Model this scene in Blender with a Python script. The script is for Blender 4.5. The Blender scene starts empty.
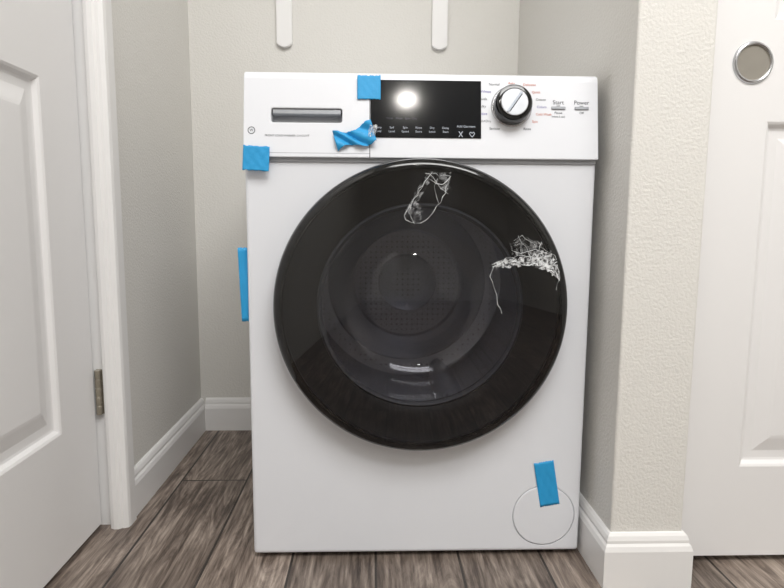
import bpy, bmesh, math, random
from mathutils import Matrix, Vector
random.seed(4)
rad=math.radians
def lin(c):
    c=c/255.0
    return c/12.92 if c<=.04045 else ((c+.055)/1.055)**2.4
def rgb(r,g,b): return (lin(r),lin(g),lin(b),1)
COL=bpy.context.scene.collection

# ---------------- materials ----------------
def mat(name,color,rough=.5,metal=0,spec=.5,bump=None,coat=0,emit=None,var=None):
    m=bpy.data.materials.new(name); m.use_nodes=True
    nt=m.node_tree; b=nt.nodes['Principled BSDF']
    b.inputs['Base Color'].default_value=color
    b.inputs['Roughness'].default_value=rough
    b.inputs['Metallic'].default_value=metal
    b.inputs['Specular IOR Level'].default_value=spec
    b.inputs['Coat Weight'].default_value=coat
    if emit:
        b.inputs['Emission Color'].default_value=emit[0]; b.inputs['Emission Strength'].default_value=emit[1]
    tc=nt.nodes.new('ShaderNodeTexCoord')
    if bump:
        n=nt.nodes.new('ShaderNodeTexNoise'); n.inputs['Scale'].default_value=bump[0]; n.inputs['Detail'].default_value=bump[3] if len(bump)>3 else 2
        bp=nt.nodes.new('ShaderNodeBump'); bp.inputs['Strength'].default_value=bump[1]; bp.inputs['Distance'].default_value=bump[2]
        nt.links.new(tc.outputs['Object'],n.inputs['Vector'])
        nt.links.new(n.outputs['Fac'],bp.inputs['Height']); nt.links.new(bp.outputs['Normal'],b.inputs['Normal'])
    if var:
        n=nt.nodes.new('ShaderNodeTexNoise'); n.inputs['Scale'].default_value=var[0]; n.inputs['Detail'].default_value=3
        mx=nt.nodes.new('ShaderNodeMix'); mx.data_type='RGBA'
        mx.inputs[6].default_value=color; mx.inputs[7].default_value=tuple(c*var[1] for c in color[:3])+(1,)
        nt.links.new(tc.outputs['Object'],n.inputs['Vector'])
        nt.links.new(n.outputs['Fac'],mx.inputs[0]); nt.links.new(mx.outputs[2],b.inputs['Base Color'])
    return m
def tint_glass(name,tcol,ior=1.5,rough=.02):
    m=bpy.data.materials.new(name); m.use_nodes=True; nt=m.node_tree
    nt.nodes.remove(nt.nodes['Principled BSDF']); out=nt.nodes['Material Output']
    t=nt.nodes.new('ShaderNodeBsdfTransparent'); t.inputs[0].default_value=(tcol[0],tcol[1],tcol[2],1)
    g=nt.nodes.new('ShaderNodeBsdfGlossy'); g.inputs['Roughness'].default_value=rough
    lw=nt.nodes.new('ShaderNodeLayerWeight'); lw.inputs[0].default_value=.5
    p=nt.nodes.new('ShaderNodeMath'); p.operation='POWER'; p.inputs[1].default_value=4
    a=nt.nodes.new('ShaderNodeMath'); a.operation='MULTIPLY_ADD'; a.inputs[1].default_value=.9; a.inputs[2].default_value=((ior-1)/(ior+1))**2
    nt.links.new(lw.outputs['Facing'],p.inputs[0]); nt.links.new(p.outputs[0],a.inputs[0])
    mx=nt.nodes.new('ShaderNodeMixShader'); nt.links.new(a.outputs[0],mx.inputs[0])
    nt.links.new(t.outputs[0],mx.inputs[1]); nt.links.new(g.outputs[0],mx.inputs[2]); nt.links.new(mx.outputs[0],out.inputs[0])
    return m

M_wall=mat('wall_paint',rgb(225,223,218),.75,bump=(210,.45,.003,3))
M_ceil=mat('ceiling_paint',rgb(235,235,233),.9,bump=(90,.3,.003))
M_trim=mat('trim_paint',rgb(239,238,237),.4,bump=(15,.04,.002))
M_door=mat('door_paint',rgb(237,236,236),.42,bump=(60,.06,.001))
M_enam=mat('white_enamel',rgb(231,233,238),.30,var=(3,.985))
M_plas=mat('white_plastic',rgb(230,232,237),.34,var=(4,.985))
M_black=mat('gloss_black_ring',rgb(9,9,11),.09,coat=.3,var=(5,.8))
M_disp=mat('display_glass',rgb(18,20,24),.085,spec=.5,var=(8,.7))
M_mask=mat('dark_inner_ring',rgb(20,20,23),.35,var=(12,.7))
M_glass=tint_glass('smoked_door_glass',(.53,.53,.555),1.62,.010)
M_bowl=tint_glass('bowl_glass',(.85,.85,.88),2.0,.03)
M_gask=mat('gasket_rubber',rgb(80,82,87),.5,var=(20,.8))
M_dark=mat('seam_shadow_gap',rgb(90,92,96),.8,var=(20,.8))
M_seam=mat('panel_seam',rgb(175,177,182),.6,var=(20,.9))
M_chr=mat('brushed_metal',rgb(205,206,210),.22,metal=1,var=(80,.85))
M_face=mat('dial_satin_face',rgb(185,187,191),.38,metal=.85,var=(80,.8))
M_silver=mat('silver_plastic',rgb(165,168,173),.35,metal=.4,var=(40,.85))
M_hinge=mat('hinge_metal',rgb(165,157,142),.4,metal=.4,var=(50,.7))
M_pull=mat('cup_pull_nickel',rgb(158,153,144),.4,metal=.25,var=(30,.8))
M_text=mat('panel_print_grey',rgb(70,73,82),.6,var=(30,.9))
M_textw=mat('display_print_white',rgb(185,193,205),.5,var=(30,.9))
M_textr=mat('panel_print_orange',rgb(205,110,85),.6,var=(30,.9))
M_textb=mat('panel_print_violet',rgb(120,110,180),.6,var=(30,.9))
M_rub=mat('rubber_foot',rgb(40,40,42),.8,var=(30,.8))
M_tape=mat('blue_painter_tape',rgb(42,162,222),.55,bump=(140,.35,.0012),var=(35,.85))
M_drum=mat('drum_steel',rgb(205,207,212),.34,metal=.5)
nt=M_drum.node_tree; v=nt.nodes.new('ShaderNodeTexVoronoi'); v.inputs['Scale'].default_value=80; v.inputs['Randomness'].default_value=.0
tc=[n for n in nt.nodes if n.type=='TEX_COORD'][0]; nt.links.new(tc.outputs['Object'],v.inputs['Vector'])
cr=nt.nodes.new('ShaderNodeValToRGB'); cr.color_ramp.elements[0].position=.10; cr.color_ramp.elements[0].color=rgb(160,160,164); cr.color_ramp.elements[1].position=.24; cr.color_ramp.elements[1].color=rgb(210,212,216)
nt.links.new(v.outputs['Distance'],cr.inputs[0]); nt.links.new(cr.outputs[0],nt.nodes['Principled BSDF'].inputs['Base Color'])
def film_mat(name,lo,hi,scale,mx=.85):
    m=bpy.data.materials.new(name); m.use_nodes=True; nt=m.node_tree
    b=nt.nodes['Principled BSDF']; b.inputs['Base Color'].default_value=rgb(240,242,244); b.inputs['Roughness'].default_value=.25
    tc=nt.nodes.new('ShaderNodeTexCoord'); n=nt.nodes.new('ShaderNodeTexNoise'); n.inputs['Scale'].default_value=scale; n.inputs['Detail'].default_value=4; n.inputs['Distortion'].default_value=1.5
    cr=nt.nodes.new('ShaderNodeValToRGB'); cr.color_ramp.elements[0].position=lo; cr.color_ramp.elements[1].position=hi
    cr.color_ramp.elements[1].color=(mx,mx,mx,1)
    nt.links.new(tc.outputs['Object'],n.inputs['Vector']); nt.links.new(n.outputs['Fac'],cr.inputs[0]); nt.links.new(cr.outputs[0],b.inputs['Alpha'])
    return m
M_film=film_mat('clear_film_crumpled',.42,.66,120,.95)
M_film2=film_mat('clear_film_thin',.45,.75,80,.4)
M_crease=mat('clear_film_crease',rgb(235,238,240),.3,var=(90,.7))

def floor_mat():
    m=bpy.data.materials.new('wood_plank_tile'); m.use_nodes=True; nt=m.node_tree; L=nt.links
    b=nt.nodes['Principled BSDF']; b.inputs['Roughness'].default_value=.42
    tc=nt.nodes.new('ShaderNodeTexCoord')
    mp=nt.nodes.new('ShaderNodeMapping'); mp.inputs['Rotation'].default_value=(0,0,rad(90)); mp.inputs['Location'].default_value=(.33,.076,0)
    L.new(tc.outputs['Object'],mp.inputs['Vector'])
    br=nt.nodes.new('ShaderNodeTexBrick'); br.inputs['Scale'].default_value=1; br.inputs['Brick Width'].default_value=.92
    br.inputs['Row Height'].default_value=.152; br.inputs['Mortar Size'].default_value=.0024; br.inputs['Mortar Smooth'].default_value=.15
    br.offset=.37; br.inputs['Color1'].default_value=(0,0,0,1); br.inputs['Color2'].default_value=(1,1,1,1); br.inputs['Mortar'].default_value=(.5,.5,.5,1)
    L.new(mp.outputs[0],br.inputs['Vector'])
    cx=nt.nodes.new('ShaderNodeVectorMath'); cx.operation='SCALE'; cx.inputs['Scale'].default_value=9
    L.new(br.outputs['Color'],cx.inputs[0])
    ad=nt.nodes.new('ShaderNodeVectorMath'); ad.operation='ADD'; L.new(tc.outputs['Object'],ad.inputs[0]); L.new(cx.outputs[0],ad.inputs[1])
    ms=nt.nodes.new('ShaderNodeMapping'); ms.inputs['Scale'].default_value=(22,3.0,1); L.new(ad.outputs[0],ms.inputs['Vector'])
    n1=nt.nodes.new('ShaderNodeTexNoise'); n1.inputs['Scale'].default_value=1; n1.inputs['Detail'].default_value=8; n1.inputs['Roughness'].default_value=.70; n1.inputs['Distortion'].default_value=2.4
    L.new(ms.outputs[0],n1.inputs['Vector'])
    ms2=nt.nodes.new('ShaderNodeMapping'); ms2.inputs['Scale'].default_value=(170,9,1); L.new(ad.outputs[0],ms2.inputs['Vector'])
    n2=nt.nodes.new('ShaderNodeTexNoise'); n2.inputs['Scale'].default_value=1; n2.inputs['Detail'].default_value=5; L.new(ms2.outputs[0],n2.inputs['Vector'])
    cr=nt.nodes.new('ShaderNodeValToRGB'); e=cr.color_ramp.elements
    e[0].position=.34; e[0].color=rgb(58,49,43); e[1].position=.66; e[1].color=rgb(184,170,158)
    k=e.new(.44); k.color=rgb(96,84,76); k=e.new(.53); k.color=rgb(134,121,111)
    mxn=nt.nodes.new('ShaderNodeMix'); mxn.inputs[0].default_value=.38; L.new(n1.outputs['Fac'],mxn.inputs[2]); L.new(n2.outputs['Fac'],mxn.inputs[3])
    L.new(mxn.outputs[0],cr.inputs[0])
    mr=nt.nodes.new('ShaderNodeMapRange'); mr.inputs['To Min'].default_value=.72; mr.inputs['To Max'].default_value=1.12
    L.new(br.outputs['Color'],mr.inputs['Value'])
    mu=nt.nodes.new('ShaderNodeVectorMath'); mu.operation='SCALE'; L.new(cr.outputs[0],mu.inputs[0]); L.new(mr.outputs[0],mu.inputs['Scale'])
    mx=nt.nodes.new('ShaderNodeMix'); mx.data_type='RGBA'; L.new(br.outputs['Fac'],mx.inputs[0]); L.new(mu.outputs[0],mx.inputs[6]); mx.inputs[7].default_value=rgb(54,49,45)
    L.new(mx.outputs[2],b.inputs['Base Color'])
    su=nt.nodes.new('ShaderNodeMath'); su.operation='SUBTRACT'; L.new(n1.outputs['Fac'],su.inputs[0]); L.new(br.outputs['Fac'],su.inputs[1])
    bp=nt.nodes.new('ShaderNodeBump'); bp.inputs['Strength'].default_value=.25; bp.inputs['Distance'].default_value=.002
    L.new(su.outputs[0],bp.inputs['Height']); L.new(bp.outputs['Normal'],b.inputs['Normal'])
    return m
M_floor=floor_mat()

# ---------------- mesh helpers ----------------
def finish(bm,name,m,parent=None,smooth=None,matrix=None):
    if matrix is not None: bm.transform(matrix)
    bmesh.ops.recalc_face_normals(bm,faces=bm.faces)
    me=bpy.data.meshes.new(name); bm.to_mesh(me); bm.free()
    o=bpy.data.objects.new(name,me); COL.objects.link(o); me.materials.append(m)
    if smooth:
        me.shade_smooth(); me.set_sharp_from_angle(angle=rad(smooth))
    if parent: o.parent=parent
    return o
def box(name,lo,hi,m,bev=0,seg=2,parent=None,matrix=None,smooth=None):
    bm=bmesh.new(); bmesh.ops.create_cube(bm,size=1)
    for v in bm.verts:
        v.co=Vector(((lo[i]+hi[i])/2+v.co[i]*(hi[i]-lo[i]) for i in range(3)))
    if bev: bmesh.ops.bevel(bm,geom=bm.edges[:],offset=bev,segments=seg,affect='EDGES',profile=.5)
    return finish(bm,name,m,parent,smooth,matrix)
def lathe(name,prof,m,matrix=None,seg=128,parent=None,smooth=30,closed=False):
    bm=bmesh.new(); rings=[]
    for r,z in prof:
        if r<1e-6: rings.append([bm.verts.new((0,0,z))])
        else: rings.append([bm.verts.new((r*math.cos(2*math.pi*i/seg),r*math.sin(2*math.pi*i/seg),z)) for i in range(seg)])
    pairs=list(zip(rings[:-1],rings[1:]))
    if closed: pairs.append((rings[-1],rings[0]))
    for a,b in pairs:
        for i in range(seg):
            j=(i+1)%seg
            if len(a)==1 and len(b)==1: continue
            if len(a)==1: bm.faces.new((a[0],b[i],b[j]))
            elif len(b)==1: bm.faces.new((a[i],b[0],a[j]))
            else: bm.faces.new((a[i],b[i],b[j],a[j]))
    return finish(bm,name,m,parent,smooth,matrix)
def prism(name,poly,axis,a,b,m,parent=None,matrix=None,smooth=None,bev=0):
    bm=bmesh.new()
    def P(p,t):
        if axis==0: return (t,p[0],p[1])
        if axis==1: return (p[0],t,p[1])
        return (p[0],p[1],t)
    A=[bm.verts.new(P(p,a)) for p in poly]; B=[bm.verts.new(P(p,b)) for p in poly]
    fa=bm.faces.new(A); fb=bm.faces.new(B[::-1]); n=len(poly)
    for i in range(n): bm.faces.new((A[i],A[(i+1)%n],B[(i+1)%n],B[i]))
    if bev:
        bmesh.ops.bevel(bm,geom=list(set(list(fa.edges)+list(fb.edges))),offset=bev,segments=2,affect='EDGES')
    return finish(bm,name,m,parent,smooth,matrix)
def boolean(o,c):
    md=o.modifiers.new('b','BOOLEAN'); md.object=c; md.operation='DIFFERENCE'; md.solver='EXACT'
    dg=bpy.context.evaluated_depsgraph_get(); me=bpy.data.meshes.new_from_object(o.evaluated_get(dg))
    o.modifiers.clear(); o.data=me; bpy.data.objects.remove(c)
def empty(name,loc=(0,0,0)):
    e=bpy.data.objects.new(name,None); COL.objects.link(e); e.empty_display_size=.1; return e
def text(name,s,size,matrix,m,parent,align='CENTER'):
    cu=bpy.data.curves.new(name,'FONT'); cu.body=s; cu.size=size; cu.align_x=align; cu.align_y='CENTER'; cu.extrude=.00008
    o=bpy.data.objects.new(name+'_c',cu); COL.objects.link(o)
    dg=bpy.context.evaluated_depsgraph_get(); dg.update()
    me=bpy.data.meshes.new_from_object(o.evaluated_get(dg)); bpy.data.objects.remove(o)
    me.transform(matrix); me.materials.clear(); me.materials.append(m)
    t=bpy.data.objects.new(name,me); COL.objects.link(t); t.parent=parent; return t
T=Matrix.Translation
def R(d,ax): return Matrix.Rotation(rad(d),4,ax)

def baseboard(name,pts,side):
    prof=[(0,0),(.014,0),(.014,.066),(.0115,.074),(.0085,.078),(.0085,.083),(.006,.090),(.003,.094),(0,.095)]
    bm=bmesh.new(); rows=[]
    P=[Vector(p) for p in pts]
    for i,p in enumerate(P):
        ns=[]
        if i>0: d=(P[i]-P[i-1]).normalized(); ns.append(Vector((-d.y,d.x))*side)
        if i<len(P)-1: d=(P[i+1]-P[i]).normalized(); ns.append(Vector((-d.y,d.x))*side)
        n=ns[0] if len(ns)==1 else (ns[0]+ns[1])/(1+ns[0].dot(ns[1]))
        rows.append([bm.verts.new((p.x+n.x*t,p.y+n.y*t,z)) for t,z in prof])
    for a,b in zip(rows[:-1],rows[1:]):
        for k in range(len(prof)):
            j=(k+1)%len(prof); bm.faces.new((a[k],a[j],b[j],b[k]))
    bm.faces.new(rows[0]); bm.faces.new(rows[-1][::-1])
    return finish(bm,name,M_trim)

def panel_door(name,w,h,th,panels,m,matrix):
    bm=bmesh.new()
    xs=sorted(set([0,w]+[p[0] for p in panels]+[p[1] for p in panels])); ys=sorted(set([0,h]+[p[2] for p in panels]+[p[3] for p in panels]))
    def quad(a,b,c,d): bm.faces.new([bm.verts.new(q) for q in (a,b,c,d)])
    for i in range(len(xs)-1):
        for j in range(len(ys)-1):
            x0,x1,y0,y1=xs[i],xs[i+1],ys[j],ys[j+1]
            if any(abs(p[0]-x0)<1e-6 and abs(p[1]-x1)<1e-6 and abs(p[2]-y0)<1e-6 and abs(p[3]-y1)<1e-6 for p in panels):
                steps=[(0,0),(.004,-.002),(.009,-.0085),(.013,-.0095),(.026,-.0095),(.050,-.003),(.056,-.002)]
                for (o0,z0),(o1,z1) in zip(steps[:-1],steps[1:]):
                    A=[(x0+o0,y0+o0,z0),(x1-o0,y0+o0,z0),(x1-o0,y1-o0,z0),(x0+o0,y1-o0,z0)]
                    B=[(x0+o1,y0+o1,z1),(x1-o1,y0+o1,z1),(x1-o1,y1-o1,z1),(x0+o1,y1-o1,z1)]
                    for k in range(4): quad(A[k],A[(k+1)%4],B[(k+1)%4],B[k])
                quad(*B)
            else: quad((x0,y0,0),(x1,y0,0),(x1,y1,0),(x0,y1,0))
    quad((0,0,-th),(0,h,-th),(w,h,-th),(w,0,-th))
    quad((0,0,0),(0,0,-th),(w,0,-th),(w,0,0)); quad((0,h,0),(w,h,0),(w,h,-th),(0,h,-th))
    quad((0,0,0),(0,h,0),(0,h,-th),(0,0,-th)); quad((w,0,0),(w,0,-th),(w,h,-th),(w,h,0))
    bmesh.ops.remove_doubles(bm,verts=bm.verts,dist=1e-5)
    return finish(bm,name,m,matrix=matrix)

# ---------------- room ----------------
H=2.44; XL=-.585; XR=.318; YB=.68; YR=-4.2; XRR=1.75; PW=.122
box('floor',(-.9,YR-.1,-.05),(XRR+.1,YB+.12,0),M_floor)
box('ceiling',(-.9,YR-.1,H),(XRR+.1,YB+.12,H+.05),M_ceil)
box('wall_back',(-.72,YB,0),(XR+PW,YB+.1,H),M_wall)
box('wall_left',(XL-.12,.145,0),(XL,YB,H),M_wall)
box('wall_right',(XR,-.09,0),(XR+PW,YB,H),M_wall,bev=.004,seg=3)
box('wall_closet_header',(XR+PW,-.075,2.06),(XRR,.03,H),M_wall)
box('wall_closet_back',(XR+PW,.62,0),(XRR,.68,H),M_wall)
box('wall_side',(XRR,YR,0),(XRR+.1,.68,H),M_wall)
box('wall_rear',(-.9,YR-.1,0),(XRR,YR,H),M_wall)
box('wall_left_hall',(-.74,YR,0),(-.615,-.68,H),M_wall)
box('wall_left_header',(-.74,-.68,2.06),(-.615,.145,H),M_wall)
baseboard('baseboard_left',[(XL,.150),(XL,YB)],-1)
baseboard('baseboard_back',[(XL+.014,YB),(XR-.014,YB)],-1)
baseboard('baseboard_right',[(XR,YB-.001),(XR,-.09),(XR+PW,-.09),(XR+PW,-.05)],-1)
baseboard('baseboard_rear',[(-.6,YR),(.0,YR)],1)

W=.78
mtx=Matrix(((0,0,1,-.622),(-1,0,0,.114),(0,1,0,.010),(0,0,0,1)))
panel_door('door_1',W,2.03,.035,[(.122,W-.122,.23,.83),(.122,W-.122,1.03,1.90)],M_door,mtx)
prism('trim_1',[(-.640,.128),(-.606,.128),(-.6055,.118),(-.602,.112),(-.595,.109),(-.586,.109),(-.582,.113),(-.576,.113),(-.569,.117),(-.567,.124),(-.567,.150),(-.640,.150)],2,0,2.10,M_trim)
prism('trim_2',[(-.612,-.68),(-.595,-.68),(-.598,-.735),(-.603,-.742),(-.612,-.744)],2,0,2.10,M_trim)
h=empty('door_hinge')
box('leaf',(-.6215,.1250,.232),(-.598,.1285,.321),M_hinge,bev=.0012,parent=h)
for i in range(5):
    lathe('knuckle_%d'%i,[(0,0),(.0055,0),(.006,.001),(.006,.0165),(.0055,.0172),(0,.0172)],M_hinge,T((-.616,.1205,.2325+.0177*i)),seg=20,parent=h)
for zz,xx in ((.248,-.604),(.276,-.603),(.305,-.604)):
    lathe('screw',[(0,.0015),(.003,.001),(.0036,0)],M_dark,T((xx,.1250,zz))@R(90,'X'),seg=16,parent=h)

mtx=T((.446,-.030,.014))@R(90,'X')
panel_door('door_2',.74,2.03,.035,[(.122,.608,.168,.764),(.122,.608,.925,1.90)],M_door,mtx)
cp=empty('cup_pull')
mt=T((.537,-.030,.871))@R(90,'X')
lathe('rim',[(.0275,.0005),(.028,.003),(.030,.0038),(.0325,.003),(.034,.0)],M_chr,mt,seg=64,parent=cp)
lathe('cup',[(.0278,.002),(.027,.0008),(.0265,.0004),(.012,.0003),(0,.0003)],M_pull,mt,seg=64,parent=cp)

mtx=Matrix(((-1,0,0,.95),(0,0,1,YR+.04),(0,1,0,.01),(0,0,0,1)))
panel_door('door_3',.8,2.03,.035,[(.12,.68,.23,.83),(.12,.68,1.03,1.90)],M_door,mtx)

ZS=1.62
box('wall_shelf',(XL+.002,.42,ZS),(XR-.002,YB-.001,ZS+.018),M_trim,bev=.003)
def bracket(name,x):
    e=empty(name)
    w=.021; prof=[]
    for i in range(13):
        a=math.pi+math.pi*i/12
        prof.append((x+w*math.cos(a),1.092+.012*math.sin(a)+.000))
    poly=prof+[(x+w,ZS-.001),(x-w,ZS-.001)]
    prism('plate',poly,1,YB-.014,YB-.0005,M_trim,parent=e,bev=.002)
    prism('arm',[(YB-.014,ZS-.001),(YB-.014,ZS-.05),(YB-.22,ZS-.015),(YB-.22,ZS-.001)],0,x-.006,x+.006,M_trim,parent=e)
bracket('shelf_bracket',-.325); bracket('shelf_bracket.001',.098)

# ---------------- washing machine ----------------
WM=empty('washing_machine'); hw=.2975
cab=box('cabinet',(-hw,0,.009),(hw,.60,.712),M_enam,bev=.006,seg=3)
ZD=.4640
MD=T((-.0005,0,ZD))@R(90,'X')
cut=lathe('cut',[(0,.02),(.205,.02),(.205,-.03),(.24,-.031),(.24,-.5),(0,-.5)],M_dark,MD,seg=96,smooth=None)
boolean(cab,cut); cab.parent=WM
MF=T((.2305,0,.078))@R(90,'X')
cut=lathe('cut',[(0,.02),(.0575,.02),(.0575,-.003),(0,-.003)],M_dark,MF,seg=96,smooth=None)
boolean(cab,cut)
lathe('filter_cap',[(0,.0012),(.0545,.0012),(.0558,.0004),(.0560,-.0028),(0,-.0028)],M_plas,MF,parent=WM,seg=96)
for sx in (-.25,.25):
    for sy in (.06,.54):
        lathe('foot',[(0,0),(.022,0),(.022,.006),(.012,.008),(.012,.012),(0,.012)],M_rub,T((sx,sy,0)),seg=32,parent=WM)
box('top_lid',(-hw,.085,.713),(hw,.60,.858),M_enam,bev=.005,seg=3,parent=WM)
TA=8.6; y0=-.010; z0=.7155
def fy(z): return y0+(z-z0)*math.tan(rad(TA))
prof=[(y0,z0),(fy(.846),.846),(fy(.846)+.0015,.851),(fy(.846)+.005,.8555),(fy(.846)+.011,.858),(.088,.858),(.088,z0)]
pan=prism('control_panel',prof,0,-hw,hw,M_plas)
MP=T((0,y0,z0))@R(90-TA,'X')
cut=box('cut',(-.252,.058,-.022),(-.134,.082,.02),M_dark,bev=.004,seg=3,matrix=MP)
boolean(pan,cut); pan.parent=WM
md=pan.modifiers.new('bev','BEVEL'); md.width=.0015; md.segments=2; md.limit_method='ANGLE'; md.angle_limit=rad(60)
box('drawer_slot_back',(-.2515,.0585,-.0215),(-.1345,.0815,-.019),M_silver,parent=WM,matrix=MP)
prism('drawer_grip',[(.0805,-.003),(.0805,-.020),(.074,-.020),(.0725,-.006),(.074,-.003)],0,-.2495,-.1365,M_silver,parent=WM,matrix=MP)
box('panel_gap_shade',(-hw+.002,-.003,.709),(hw-.002,.08,.717),M_seam,parent=WM)  # grey filler strip; its colour paints the shadow line under the panel
def pl(name,x0,x1,v0,v1,za,zb,m,bev=0): return box(name,(x0,v0,za),(x1,v1,zb),m,bev=bev,parent=WM,matrix=MP)
pl('drawer_seam',-.0885,-.0873,.000,.130,-.001,.00025,M_dark)
pl('drawer_seam_lower',-hw+.002,-.0873,.0065,.0073,-.001,.00022,M_seam)
pl('display_window',-.0868,.0985,.034,.1310,-.001,.0018,M_disp,.0008)
lg=MP@T((-.284,.044,0))
lathe('logo_ring',[(.0050,.0003),(.0053,.0005),(.0060,.0005),(.0062,.0)],M_text,lg,seg=40,parent=WM)
text('logo_mark','W',.006,lg@T((0,0,.0004)),M_text,WM)
text('model_text','FRONT LOAD WASHER  2.4 CU FT',.0048,MP@T((-.262,.0355,.0003)),M_text,WM,'LEFT')
labs=[('Temp','Cold'),('Soil','Level'),('Spin','Speed'),('Rinse','Extra'),('Dry','Level'),('Delay','Start')]
for i,(a,b) in enumerate(labs):
    x=-.074+i*.0225
    text('disp_lbl','%s'%a,.0050,MP@T((x,.0505,.0021)),M_textw,WM)
    text('disp_lbl','%s'%b,.0050,MP@T((x,.0440,.0021)),M_textw,WM)
for s in (-35,35):
    box('disp_sym_x',(-.0006,-.0055,0),(.0006,.0055,.0002),M_textw,parent=WM,matrix=MP@T((.064,.0405,.0019))@R(s,'Z'))
for (a,b,c,d) in ((-.0045,.001,0,-.005),(.0045,.001,0,-.005),(-.0045,.001,-.0025,.004),(.0045,.001,.0025,.004),(-.0025,.004,0,.0015),(.0025,.004,0,.0015)):
    L=math.hypot(c-a,d-b); an=math.degrees(math.atan2(d-b,c-a))
    box('disp_sym_heart',(0,-.0005,0),(L,.0005,.0002),M_textw,parent=WM,matrix=MP@T((.083+a,.0405+b,.0019))@R(an,'Z'))
text('disp_lbl','Add Garment',.0056,MP@T((.073,.0535,.0021)),M_textw,WM)
text('disp_lbl','Wash   Rinse   Spin   Dry',.0050,MP@T((-.035,.066,.0021)),M_text,WM)
dx,dv=.150,.0885
MK=MP@T((dx,dv,0))
lathe('dial_base',[(.0345,.0),(.0345,.002),(.033,.0035),(.030,.0035)],M_chr,MK,seg=96,parent=WM)
lathe('dial_knob',[(.0315,.0),(.0315,.006),(.0305,.020),(.029,.0225),(.0265,.0235),(.0225,.0235)],M_black,MK,seg=96,parent=WM)
lathe('dial_face',[(.023,.0233),(.0215,.0242),(0,.0242)],M_face,MK,seg=96,parent=WM)
box('dial_pointer',(-.0018,-.020,.0242),(.0018,.020,.0252),M_textw,parent=WM,matrix=MK@R(-35,'Z'))
box('dial_pointer_edge',(.0018,-.018,.0242),(.0030,.018,.0248),M_black,parent=WM,matrix=MK@R(-35,'Z'))
left=['Normal','Whites','Towels','Bulky','Active','Wash+Dry','Sanitize']
right=['Delicates','Quick','Cotton','Colors','Cold Wash','Spin','Rinse']
for k in range(7):
    xo=math.sqrt(.042**2-((3-k)*.0125)**2)
    text('cycle_lbl',left[k],.0058,MP@T((dx-xo-.001,dv+.0125*(3-k),.0003)),[M_text,M_textb,M_text][k%3],WM,'RIGHT')
    text('cycle_lbl',right[k],.0058,MP@T((dx+xo+.001,dv+.0125*(3-k),.0003)),[M_textr,M_textr,M_text,M_textb][k%4],WM,'LEFT')
text('cycle_lbl','Auto',.0056,MP@T((dx,dv+.0400,.0003)),M_textr,WM)
for bx,lb in ((.2295,'Start'),(.2690,'Power')):
    text('button_lbl',lb,.0098,MP@T((bx,.0965,.0003)),M_text,WM)
    pl('button',bx-.012,bx+.012,.0845,.0895,0,.0022,M_silver,.0009)
    pl('button_led',bx-.003,bx+.003,.0905,.0913,0,.0004,M_text)
text('button_lbl','Pause',.0058,MP@T((.2295,.079,.0003)),M_text,WM)
text('button_lbl','(Hold 3 sec)',.0045,MP@T((.2295,.0725,.0003)),M_text,WM)
text('button_lbl','Off',.0055,MP@T((.2690,.079,.0003)),M_text,WM)

def dome(r): return .058-.0145*(r/.235)**2
lathe('door_ring',[(.205,.004),(.2475,.003),(.2493,.006),(.2493,.028),(.2470,.036),(.2420,.0415),(.2370,.0433),(.2325,.0430),(.2315,.038)],M_black,MD,seg=160,parent=WM)
lathe('door_glass',[(r,dome(r)) for r in [.2350,.225,.21,.19,.17,.15,.13,.11,.09,.07,.05,.03,.012]]+[(0,dome(0))],M_glass,MD,seg=160,parent=WM,smooth=60)
lathe('door_inner_ring',[(.2335,.038),(.2335,.026),(.215,.018),(.190,.016),(.178,.010),(.176,-.004),(.204,-.006)],M_mask,MD,parent=WM)
lathe('door_bowl',[(.177,.006),(.171,-.004),(.160,-.040),(.146,-.070),(.128,-.085),(.105,-.090),(.10,-.086),(0,-.084)],M_bowl,MD,parent=WM,smooth=50)
lathe('bowl_lip',[(.178,.008),(.174,.011),(.169,.008),(.169,.003),(.176,.000)],M_gask,MD,parent=WM,smooth=60)
lathe('door_gasket',[(.205,-.006),(.203,-.02),(.190,-.028),(.183,-.04),(.186,-.052),(.20,-.06),(.215,-.062),(.235,-.06)],M_gask,MD,parent=WM,smooth=60)
lathe('drum',[(.205,-.066),(.213,-.070),(.232,-.085),(.232,-.37),(.225,-.395),(.19,-.405),(.185,-.398),(.13,-.390),(.125,-.398),(.07,-.402),(.065,-.385),(.03,-.375),(0,-.374)],M_drum,MD,parent=WM,smooth=40)
for k in range(3):
    prism('drum_lifter',[(-.03,.0),(-.012,.036),(.0,.042),(.012,.036),(.03,0)],2,-.36,-.10,M_drum,parent=WM,matrix=MD@R(120*k+20,'Z')@T((0,-.231,0)),smooth=60)

# ---------------- painter tape ----------------
def tape(name,w,h,matrix,wav=.0006,lift=.0006,seed=0,bend=None,n=18):
    rnd=random.Random(seed); bm=bmesh.new(); g=[]
    je=[rnd.uniform(-.0008,.0008) for _ in range(n+1)]
    for i in range(n+1):
        row=[]
        for j in range(n+1):
            x=(i/n-.5)*w; y=(j/n-.5)*h
            if j in(0,n): y+=je[i]*(1 if j else -1)
            z=lift+wav*(.5+.5*math.sin(i*.9+seed)*math.cos(j*.7+seed*2))
            p=Vector((x,y,z))
            if bend: p=bend(p,i/n,j/n)
            row.append(bm.verts.new(p))
        g.append(row)
    for i in range(n):
        for j in range(n): bm.faces.new((g[i][j],g[i+1][j],g[i+1][j+1],g[i][j+1]))
    o=finish(bm,name,M_tape,matrix=matrix,smooth=50)
    s=o.modifiers.new('s','SOLIDIFY'); s.thickness=.0003
    return o
tape('painter_tape',.039,.040,MP@T((-.0895,.1175,.0018)),wav=.0004,seed=1)
tape('painter_tape.001',.0435,.040,T((-.2755,-.0125,.7125))@R(90-2,'X')@R(-3,'Z'),wav=.0008,seed=2)
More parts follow.
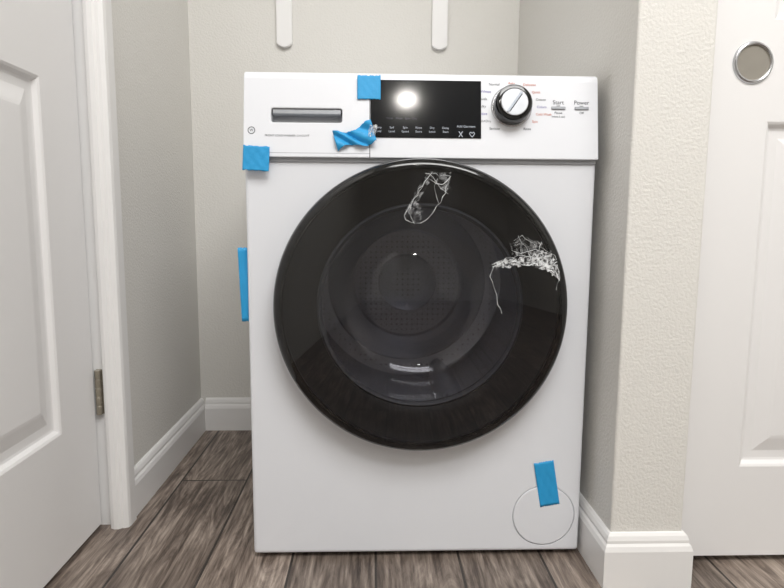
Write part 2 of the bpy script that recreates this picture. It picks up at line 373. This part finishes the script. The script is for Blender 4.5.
def crumple(p,u,v):
    return Vector((p.x,p.y+.005*math.sin(u*6+v*2),p.z+.007*abs(math.sin(u*8+v*4))+.010*max(0,u-.55)))
tape('painter_tape.002',.066,.030,MP@T((-.113,.033,.0008))@R(16,'Z'),seed=3,bend=crumple,n=26)
def flap(p,u,v):
    return Vector((p.x,p.y,p.z+.003*math.sin(v*6)*u))
tape('painter_tape.003',.026,.128,T((-.3000,.012,.500))@R(90,'X')@R(2,'Z'),seed=5,bend=flap)
tape('painter_tape.004',.036,.084,T((.2340,0,.1395))@R(90,'X')@R(10,'Z'),wav=.0005,lift=.0016,seed=6)

# ---------------- torn plastic film ----------------
PF=empty('torn_plastic_film')
def dpt(px,py,off=.0015):
    x=(px-422.0)*.00166; z=(307-py)*.00166
    r=math.hypot(x,z); return MD@Vector((x,z,dome(min(r,.232))+off))
def crease(pts,w0,seed,jit=1.2,step=4.5):
    rnd=random.Random(seed)
    cu=bpy.data.curves.new('crease','CURVE'); cu.dimensions='3D'; cu.bevel_depth=w0; cu.bevel_resolution=1
    P=[]
    for (a,b) in zip(pts[:-1],pts[1:]):
        L=math.hypot(b[0]-a[0],b[1]-a[1]); n=max(1,int(L/step))
        for i in range(n):
            t=i/n; P.append((a[0]+(b[0]-a[0])*t+rnd.uniform(-jit,jit),a[1]+(b[1]-a[1])*t+rnd.uniform(-jit,jit)))
    P.append(pts[-1])
    sp=cu.splines.new('POLY'); sp.points.add(len(P)-1)
    for k,p in enumerate(P):
        v=dpt(p[0],p[1],.001+rnd.uniform(0,.003)); sp.points[k].co=(v.x,v.y,v.z,1); sp.points[k].radius=rnd.uniform(.15,1.6)
    o=bpy.data.objects.new('crease_c',cu); COL.objects.link(o)
    dg=bpy.context.evaluated_depsgraph_get(); dg.update()
    me=bpy.data.meshes.new_from_object(o.evaluated_get(dg)); bpy.data.objects.remove(o)
    me.materials.clear(); me.materials.append(M_crease)
    t=bpy.data.objects.new('crease',me); COL.objects.link(t); t.parent=PF
def sheet(a,b,seed,n=24,m=None,e0=1.6):
    rnd=random.Random(seed)
    def samp(pl,t):
        f=t*(len(pl)-1); i=min(int(f),len(pl)-2); f-=i
        return (pl[i][0]*(1-f)+pl[i+1][0]*f,pl[i][1]*(1-f)+pl[i+1][1]*f)
    bm=bmesh.new(); g=[]
    for i in range(n+1):
        p=samp(a,i/n); q=samp(b,i/n); row=[]
        for j in range(7):
            t=j/6; e=e0 if j in(0,6) else .4
            v=dpt(p[0]*(1-t)+q[0]*t+rnd.uniform(-e,e),p[1]*(1-t)+q[1]*t+rnd.uniform(-e,e),.0015+rnd.uniform(0,.0018))
            row.append(bm.verts.new(v))
        g.append(row)
    for i in range(n):
        for j in range(6): bm.faces.new((g[i][j],g[i+1][j],g[i+1][j+1],g[i][j+1]))
    finish(bm,'film_sheet',m or M_film,PF,smooth=100)
crease([(431,170),(423,180),(415,192),(409,203),(402,214),(409,220),(420,221),(430,213),(438,200),(444,186),(447,176)],.0004,1)
crease([(424,180),(412,198),(404,212)],.0003,21,1.6); crease([(424,172),(447,175),(440,184),(428,178)],.0004,3,1.4)
crease([(436,176),(432,190),(437,202)],.0003,8); crease([(428,172),(438,186),(446,192)],.0003,18)
crease([(412,196),(408,210),(413,221)],.0003,19)
sheet([(426,170),(428,176),(434,182),(438,186)],[(448,172),(449,180),(446,188),(441,194)],1,14,M_film2)
sheet([(402,210),(408,202),(414,198)],[(408,221),(418,218),(422,208)],2,12,M_film2)
sheet([(426,171),(416,186),(406,206)],[(430,174),(422,190),(411,208)],12,14,M_film2)
crease([(490,262),(500,257),(512,258),(522,262),(534,258),(545,262),(556,258)],.0007,4,1.6)
crease([(490,262),(505,254),(520,252),(540,254),(557,262),(558,272),(550,268)],.0005,5,1.6)
crease([(491,262),(489,272),(494,286),(497,300),(501,309)],.0004,6,.8)
crease([(512,238),(520,232),(532,240),(545,246),(556,256)],.0003,7,1.4)
crease([(516,232),(524,244),(530,256)],.0003,9,1); crease([(540,238),(536,248),(542,258)],.0003,10,1)
crease([(556,262),(560,274),(556,286)],.0003,11,1.2); crease([(510,246),(520,250),(534,246),(548,250)],.0003,13,1.2)
sheet([(492,260),(510,254),(530,252),(556,255)],[(494,264),(512,262),(532,262),(559,270)],3,34)
sheet([(530,250),(540,246),(552,252)],[(532,260),(544,264),(560,276)],23,18)
sheet([(508,240),(520,233),(538,238),(555,252)],[(510,252),(522,250),(538,252),(556,262)],4,26,M_film2)
bm=bmesh.new(); rnd=random.Random(8); g=[]
for i in range(9):
    row=[]
    for j in range(7):
        v=MP@Vector((-.088+i*.0016+rnd.uniform(-.0006,.0006)-(6-j)*.0006,.032+j*.003+rnd.uniform(-.001,.001),.012+rnd.uniform(0,.006)))
        row.append(bm.verts.new(v))
    g.append(row)
for i in range(8):
    for j in range(6): bm.faces.new((g[i][j],g[i+1][j],g[i+1][j+1],g[i][j+1]))
finish(bm,'panel_scrap',film_mat('film_scrap',.35,.6,140),PF)

# ---------------- lights ----------------
def fixture(name,x,y,r,strength):
    e=empty(name)
    em=mat(name+'_diffuser',rgb(250,250,250),.5,emit=(rgb(255,250,243),strength))
    lathe('housing',[(r,H-.001),(r+.02,H-.001),(r+.018,H-.03),(r,H-.035)],M_trim,seg=48,parent=e,matrix=T((x,y,0)))
    lathe('diffuser',[(r,H-.034),(r*.8,H-.045),(r*.4,H-.052),(0,H-.054)],em,seg=48,parent=e,matrix=T((x,y,0)))
fixture('ceiling_light',.15,-2.93,.06,170)
def area(name,loc,rot,size,sy,power,col=(1,1,1)):
    l=bpy.data.lights.new(name,'AREA'); l.shape='RECTANGLE'; l.size=size; l.size_y=sy; l.energy=power; l.color=col
    o=bpy.data.objects.new(name,l); COL.objects.link(o); o.location=loc; o.rotation_euler=[rad(a) for a in rot]; return o
area('added_area_near',(.35,-1.05,2.40),(18,0,0),1.4,.8,38,(1,.99,.975))  # unseen soft area light added to brighten alcove and washer, no fixture
area('added_area_far',(.45,-1.80,2.40),(20,0,0),1.4,.5,34,(1,.99,.975))  # second added area light, placed clear of the display and door reflections
w=bpy.data.worlds.new('world'); bpy.context.scene.world=w; w.use_nodes=True
w.node_tree.nodes['Background'].inputs[0].default_value=(.8,.85,.9,1); w.node_tree.nodes['Background'].inputs[1].default_value=.3

cam=bpy.data.cameras.new('camera'); co=bpy.data.objects.new('camera',cam); COL.objects.link(co)
cam.sensor_width=36; cam.lens=27.05; cam.clip_start=.01
co.matrix_world=T((-.081,-1.012,.61))@R(-1.8,'Z')@R(90-7,'X')@R(.35,'Z')
bpy.context.scene.camera=co
vs=bpy.context.scene.view_settings; vs.view_transform='Standard'; vs.look='None'; vs.exposure=0
